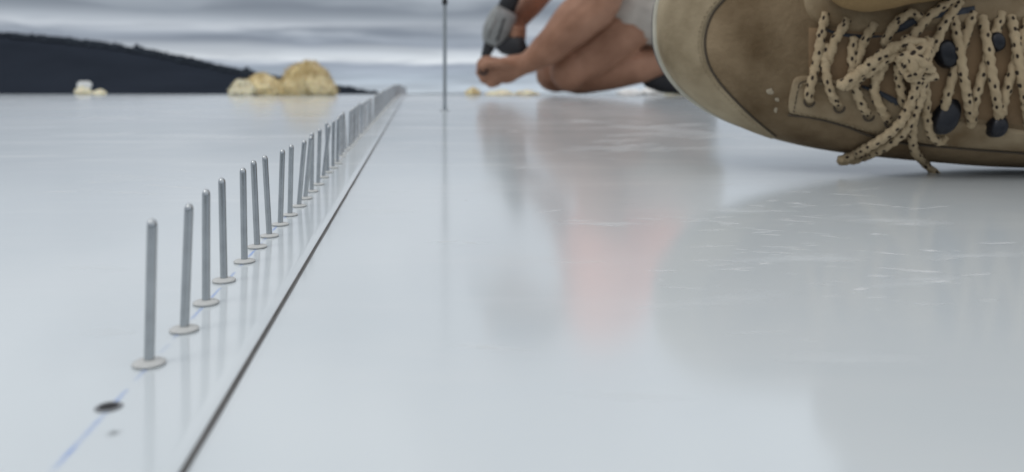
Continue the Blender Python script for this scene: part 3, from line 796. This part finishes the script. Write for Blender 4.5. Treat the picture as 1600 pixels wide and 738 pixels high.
strip_patch('eyestay', [(1256, -20), (1256, 8), (1266, 30), (1290, 40), (1340, 52), (1400, 52), (1450, 44), (1640, 30)],
            [(1270, -38), (1280, -38), (1300, -38), (1330, -38), (1370, -38), (1420, -38), (1460, -38), (1640, -38)], .0026, M_patch, 80, 12)
strip_patch('shaded_lining', [(1283, 42), (1310, 49), (1345, 53), (1385, 56)], [(1283, 47), (1310, 57), (1345, 62), (1385, 58)], .0010, M_dark, 30, 5)  # dark lining strips; the shading along the eyestays is put into their colour
strip_patch('shaded_lining', [(1345, 132), (1375, 140), (1400, 152), (1430, 166)], [(1345, 136), (1372, 150), (1398, 166), (1425, 172)], .0028, M_dark, 30, 5)
strip_patch('shaded_lining', [(1380, 44), (1400, 34), (1430, 24), (1462, 16), (1520, 8)], [(1385, 58), (1405, 52), (1432, 42), (1462, 34), (1520, 26)], .0032, M_dark, 30, 5)
seam_tube([(1232, 178), (1260, 181), (1290, 187), (1325, 197), (1360, 210), (1420, 222), (1640, 240)], .0016, .0009, 'seam', M_stitch)
seam_tube([(1240, 172), (1246, 140), (1252, 127), (1278, 125), (1320, 135)], .0026, .00035, 'seam', M_stitch)
# laces
M_chip = basic('dried_white_splash', (.33, .275, .195), .9, 0, .1, 300)
for u, v, ru, rv in ((1203, 143, 6, 6), (1214, 156, 4, 4), (1212, 172, 3, 5)):
    c_ = [hit(u, v, .0008)]
    for q in range(12):
        j = random.uniform(.6, 1.1); c_.append(hit(u + ru * j * math.cos(q * math.pi / 6), v + rv * j * math.sin(q * math.pi / 6), .0002))
    obj('dried_splash', c_, [(0, 1 + q, 1 + (q + 1) % 12) for q in range(12)], M_chip, boot)
laces = []
def lace(px, lift=.004, r=.0033, name='lace'):
    """px: (u, v) or (u, v, lift)"""
    c = []; last = .56
    for q in catmull([Vector((p[0], p[1], (p[2] if len(p) > 2 else lift) * 1e4)) for p in px], max(20, len(px) * 11)):
        h = hit(q.x, q.y, 0)
        if h is None: h = P(q.x, q.y, last)
        else: h = h + (eye - h).normalized() * (q.z / 1e4)
        last = h.y; c.append(h)
    # smooth a little
    for _ in range(2): c = [c[0]] + [(a + b * 2 + d) / 4 for a, b, d in zip(c, c[1:], c[2:])] + [c[-1]]
    r *= .9
    rr = [r * (1 + .06 * math.sin(i * 1.7)) for i in range(len(c))]
    vs, fs, uv = tube(c, rr, 18)
    for i, p in enumerate(c):          # two plies laid round each other
        for k in range(18):
            j = i * 18 + k; th = 2 * math.pi * k / 18
            vs[j] = p + (vs[j] - p) * (1 + .13 * math.cos(2 * th + uv[j][0] * 780) + .03 * noise.noise(vs[j] * 900))
    uv = [(a + len(laces) * .37, b) for a, b in uv]
    laces.append(1); return obj(name, vs, fs, M_lace, boot, uv=uv)
lace([(1290, 22, .001), (1286, 40), (1280, 75), (1275, 100), (1269, 125, .006), (1264, 148, .005), (1264, 156, .001)])
lace([(1324, 32, .001), (1314, 48), (1303, 66), (1298, 84), (1292, 100, .002)])
lace([(1292, 70, .002), (1289, 92), (1292, 122, .006), (1300, 148, .006), (1309, 164, .001)])
lace([(1366, 38, .001), (1356, 54), (1347, 72), (1341, 92), (1332, 112, .004)])
lace([(1335, 60, .002), (1331, 84), (1333, 112), (1338, 142, .006), (1347, 165, .005), (1355, 177, .001)])
lace([(1386, 88, .004), (1377, 112), (1367, 132, .005), (1368, 150, .006), (1378, 172, .006), (1388, 187, .001)])
lace([(1367, 98, .003), (1366, 112), (1368, 126)])
lace([(1440, 30, .004), (1424, 20, .006), (1404, 32, .006), (1392, 48, .005), (1381, 70, .004)])
lace([(1500, -6, .003), (1476, 8, .005), (1452, 25, .006), (1436, 44, .006), (1424, 60, .007)])
lace([(1500, 2, .003), (1478, 34, .005), (1464, 64, .006), (1452, 88, .006)])
lace([(1412, 88, .006), (1404, 106, .005), (1406, 130, .005), (1410, 152, .005), (1412, 164, .001)])
# loop with folded end sticking out of the knot
lace([(1434, 84, .012), (1420, 74, .013), (1404, 72, .012), (1384, 82, .011), (1360, 100, .011), (1336, 119, .011), (1316, 132, .011), (1312, 134, .011)], r=.0040)
lace([(1430, 92, .012), (1408, 82, .010), (1388, 92, .009), (1362, 110, .009), (1338, 126, .009), (1318, 137, .010)], r=.0033)
# the knot: wraps crossing one another
lace([(1404, 78, .010), (1420, 66, .016), (1440, 68, .017), (1450, 84, .015), (1444, 104, .016), (1428, 116, .016), (1412, 108, .013), (1406, 92, .011)], r=.0036)
lace([(1412, 112, .011), (1420, 94, .020), (1434, 80, .021), (1448, 70, .014)], r=.0037)
lace([(1406, 92, .013), (1422, 88, .021), (1440, 96, .022), (1454, 110, .014)], r=.0037)
lace([(1416, 60, .010), (1424, 76, .018), (1426, 100, .022), (1432, 122, .016), (1436, 134, .011)], r=.0036)
lace([(1452, 62, .009), (1446, 84, .018), (1438, 108, .020), (1420, 120, .015), (1446, 122, .013), (1462, 118, .010)], r=.0034)
# long tail, doubled, hanging off the edge toward the lens
lace([(1434, 118, .014), (1430, 142, .012), (1420, 168, .011), (1404, 196, .012), (1380, 216, .012), (1354, 232, .012), (1330, 244, .012), (1312, 250, .012)], r=.0034)
lace([(1442, 120, .012), (1440, 146, .011), (1432, 172, .010), (1416, 202, .011), (1392, 224, .011), (1362, 240, .011), (1336, 250, .012), (1311, 252, .012)], r=.0034)
lace([(1430, 178, .006), (1426, 208, .006), (1429, 236, .006), (1442, 252, .006), (1458, 268, .006), (1471, 277, .006)], r=.0032)
lace([(1442, 118, .010), (1447, 146, .006), (1448, 182, .006), (1456, 212, .007), (1468, 221, .006), (1478, 214, .002)], r=.0032)
for a in (1500, 1545, 1590):
    lace([(a + 20, 20, .001), (a + 8, 60), (a - 8, 110), (a - 22, 160), (a - 26, 190, .001)])
    lace([(a - 10, 26, .001), (a - 2, 70, .007), (a + 6, 120, .008), (a + 14, 165, .006), (a + 18, 196, .001)])
# black hooks
def hook(u, v, ru, rv, ang):
    c = hit(u, v, .004); 
    if c is None: return
    a = hit(u + 6, v, .004) or c + Vector((.003, 0, 0)); tx = (a - c).normalized(); nz = Vector((0, -1, .1)).normalized(); ty = nz.cross(tx).normalized()
    rot = Matrix.Rotation(ang, 3, nz); tx = rot @ tx; ty = rot @ ty; s = c.y / F; rows = []
    for rr, hh in ((1.0, -.006), (1.0, 0), (.93, .0024), (.72, .0040), (.4, .0046), (.02, .0047)):
        rows.append([c + tx * ru * s * rr * math.cos(q) + ty * rv * s * rr * math.sin(q) + nz * hh for q in [2 * math.pi * k / 28 for k in range(28)]])
    vs, fs = grid(rows, True); obj('lace_hook', vs, fs, M_hook, boot)
hook(1476, 84, 17, 23, .35); hook(1477, 176, 18, 31, -.35); hook(1552, 66, 12, 16, .2); hook(1556, 192, 13, 18, -.2)
def stitches(px, off, name='stitching'):
    pts = [hit(p.x, p.y, off) for p in catmull([Vector((u, v, 0)) for u, v in px], 200)]; pts = [p for p in pts if p]
    vs, fs, acc, st, on = [], [], 0, [], True
    for a, b in zip(pts, pts[1:]):
        acc += (b - a).length
        if on: st.append(a)
        if acc > (.0021 if on else .0011):
            if on and len(st) > 1:
                v_, f_, _ = tube(st, .00042, 6); n0 = len(vs); vs += v_; fs += [tuple(i + n0 for i in f) for f in f_]
            st = []; acc = 0; on = not on
    if vs: obj(name, vs, fs, M_rand, boot)['kind'] = 'stuff'
stitches([(u - 9, v) for u, v in INNER[2:]], .0017)
stitches([(1241, 170), (1243, 148), (1252, 131), (1278, 129), (1322, 139), (1372, 152), (1402, 163), (1470, 190)], .0027)
stitches([(1240, 174), (1290, 183), (1345, 198), (1400, 210), (1480, 222)], .0027)
# eyelets where the low laces go in
for u, v in ((1264, 157), (1310, 166), (1356, 179), (1389, 189)):
    c = hit(u, v, .0022)
    v_, f_, u_ = tube([c + Vector((.0034 * math.cos(q), -.0004, .0034 * math.sin(q))) for q in [2 * math.pi * k / 16 for k in range(17)]], .0008, 6, False)
    obj('eyelet', v_, f_, M_stitch, boot, uv=u_)
# shaft and collar past the right edge, so the boot is whole from the side
rows = []
for i in range(10):
    k = i / 9; c = Vector((.465 + .10 * k, Y0 - .02 - .02 * k, .066 + .02 * k)); ry = .062 - .006 * k; rz = .070 - .012 * k
    rows.append([c + Vector((0, ry * math.cos(a), rz * math.sin(a))) for a in [2 * math.pi * q / 32 for q in range(32)]])
vs, fs = grid(rows, True); obj('shaft', vs, fs, M_leather, boot)
v_, f_, u_ = tube([rows[-1][q % 32] for q in range(33)], .008, 10, False); obj('padded_collar', v_, f_, M_dark, boot, uv=u_)

# ------------------------------------------------------------------ the person wearing it (mostly above and beside the frame)
ph = empty('person', (.62, .70, 0), 'person in tan work trousers crouching over the laced boot, only a trouser fold in view', 'person')
bm = bmesh.new()
chain_bm(bm, [(Vector((.52, .60, .085)), .050), (Vector((.68, .62, .09)), .058), (Vector((.88, .60, .085)), .065)])
chain_bm(bm, [(Vector((.90, .60, .09)), .07), (Vector((.72, .70, .26)), .085), (Vector((.50, .78, .36)), .12)])
chain_bm(bm, [(Vector((.92, .90, .09)), .07), (Vector((.72, .86, .26)), .085), (Vector((.50, .82, .36)), .12)])
chain_bm(bm, [(Vector((.48, .80, .36)), .14), (Vector((.46, .78, .55)), .14), (Vector((.50, .74, .74)), .15)])
chain_bm(bm, [(Vector((.48, .58, .78)), .06), (Vector((.48, .92, .78)), .06)])
chain_bm(bm, [(Vector((.51, .74, .84)), .055), (Vector((.54, .72, .92)), .055)])
ball(bm, Vector((.57, .71, 1.02)), .092, .076, .115)
chain_bm(bm, [(Vector((.50, .56, .77)), .055), (Vector((.62, .50, .56)), .045), (Vector((.74, .52, .38)), .034), (Vector((.78, .55, .33)), .03)])
chain_bm(bm, [(Vector((.50, .92, .77)), .055), (Vector((.62, .96, .56)), .045), (Vector((.76, .92, .38)), .034), (Vector((.79, .90, .33)), .03)])
for yb in (.55, .90):
    for k in range(5):
        y = yb - .035 + k * .017
        chain_bm(bm, [(Vector((.79, y * .6 + yb * .4, .32)), .013), (Vector((.83, y, .29)), .010), (Vector((.85, y, .25)), .008)], 8)
fuse('body', bm, M_skin, ph, .010, 5)
bm = bmesh.new()
chain_bm(bm, [(Vector((.55, .61, .095)), .072), (Vector((.68, .62, .10)), .072), (Vector((.89, .60, .095)), .085)])
chain_bm(bm, [(Vector((.91, .60, .10)), .088), (Vector((.72, .70, .26)), .105), (Vector((.48, .76, .34)), .145)])
chain_bm(bm, [(Vector((.93, .90, .10)), .088), (Vector((.72, .86, .26)), .105), (Vector((.48, .82, .34)), .145)])
chain_bm(bm, [(Vector((.228, .535, .144)), .036), (Vector((.285, .56, .170)), .050), (Vector((.37, .62, .22)), .085), (Vector((.46, .74, .33)), .13)])
fuse('trousers', bm, M_pants, ph, .006, 4)
bm = bmesh.new()
chain_bm(bm, [(Vector((.47, .80, .40)), .165), (Vector((.46, .78, .56)), .165), (Vector((.50, .74, .76)), .165)])
chain_bm(bm, [(Vector((.49, .58, .78)), .075), (Vector((.49, .92, .78)), .075)])
chain_bm(bm, [(Vector((.49, .56, .78)), .072), (Vector((.58, .51, .62)), .06)]); chain_bm(bm, [(Vector((.49, .94, .78)), .072), (Vector((.58, .96, .62)), .06)])
fuse('shirt', bm, M_greyshirt, ph, .010, 4)
bm = bmesh.new(); ball(bm, Vector((.56, .71, 1.055)), .102, .086, .095); fuse('hair', bm, M_hair, ph, .008, 2)
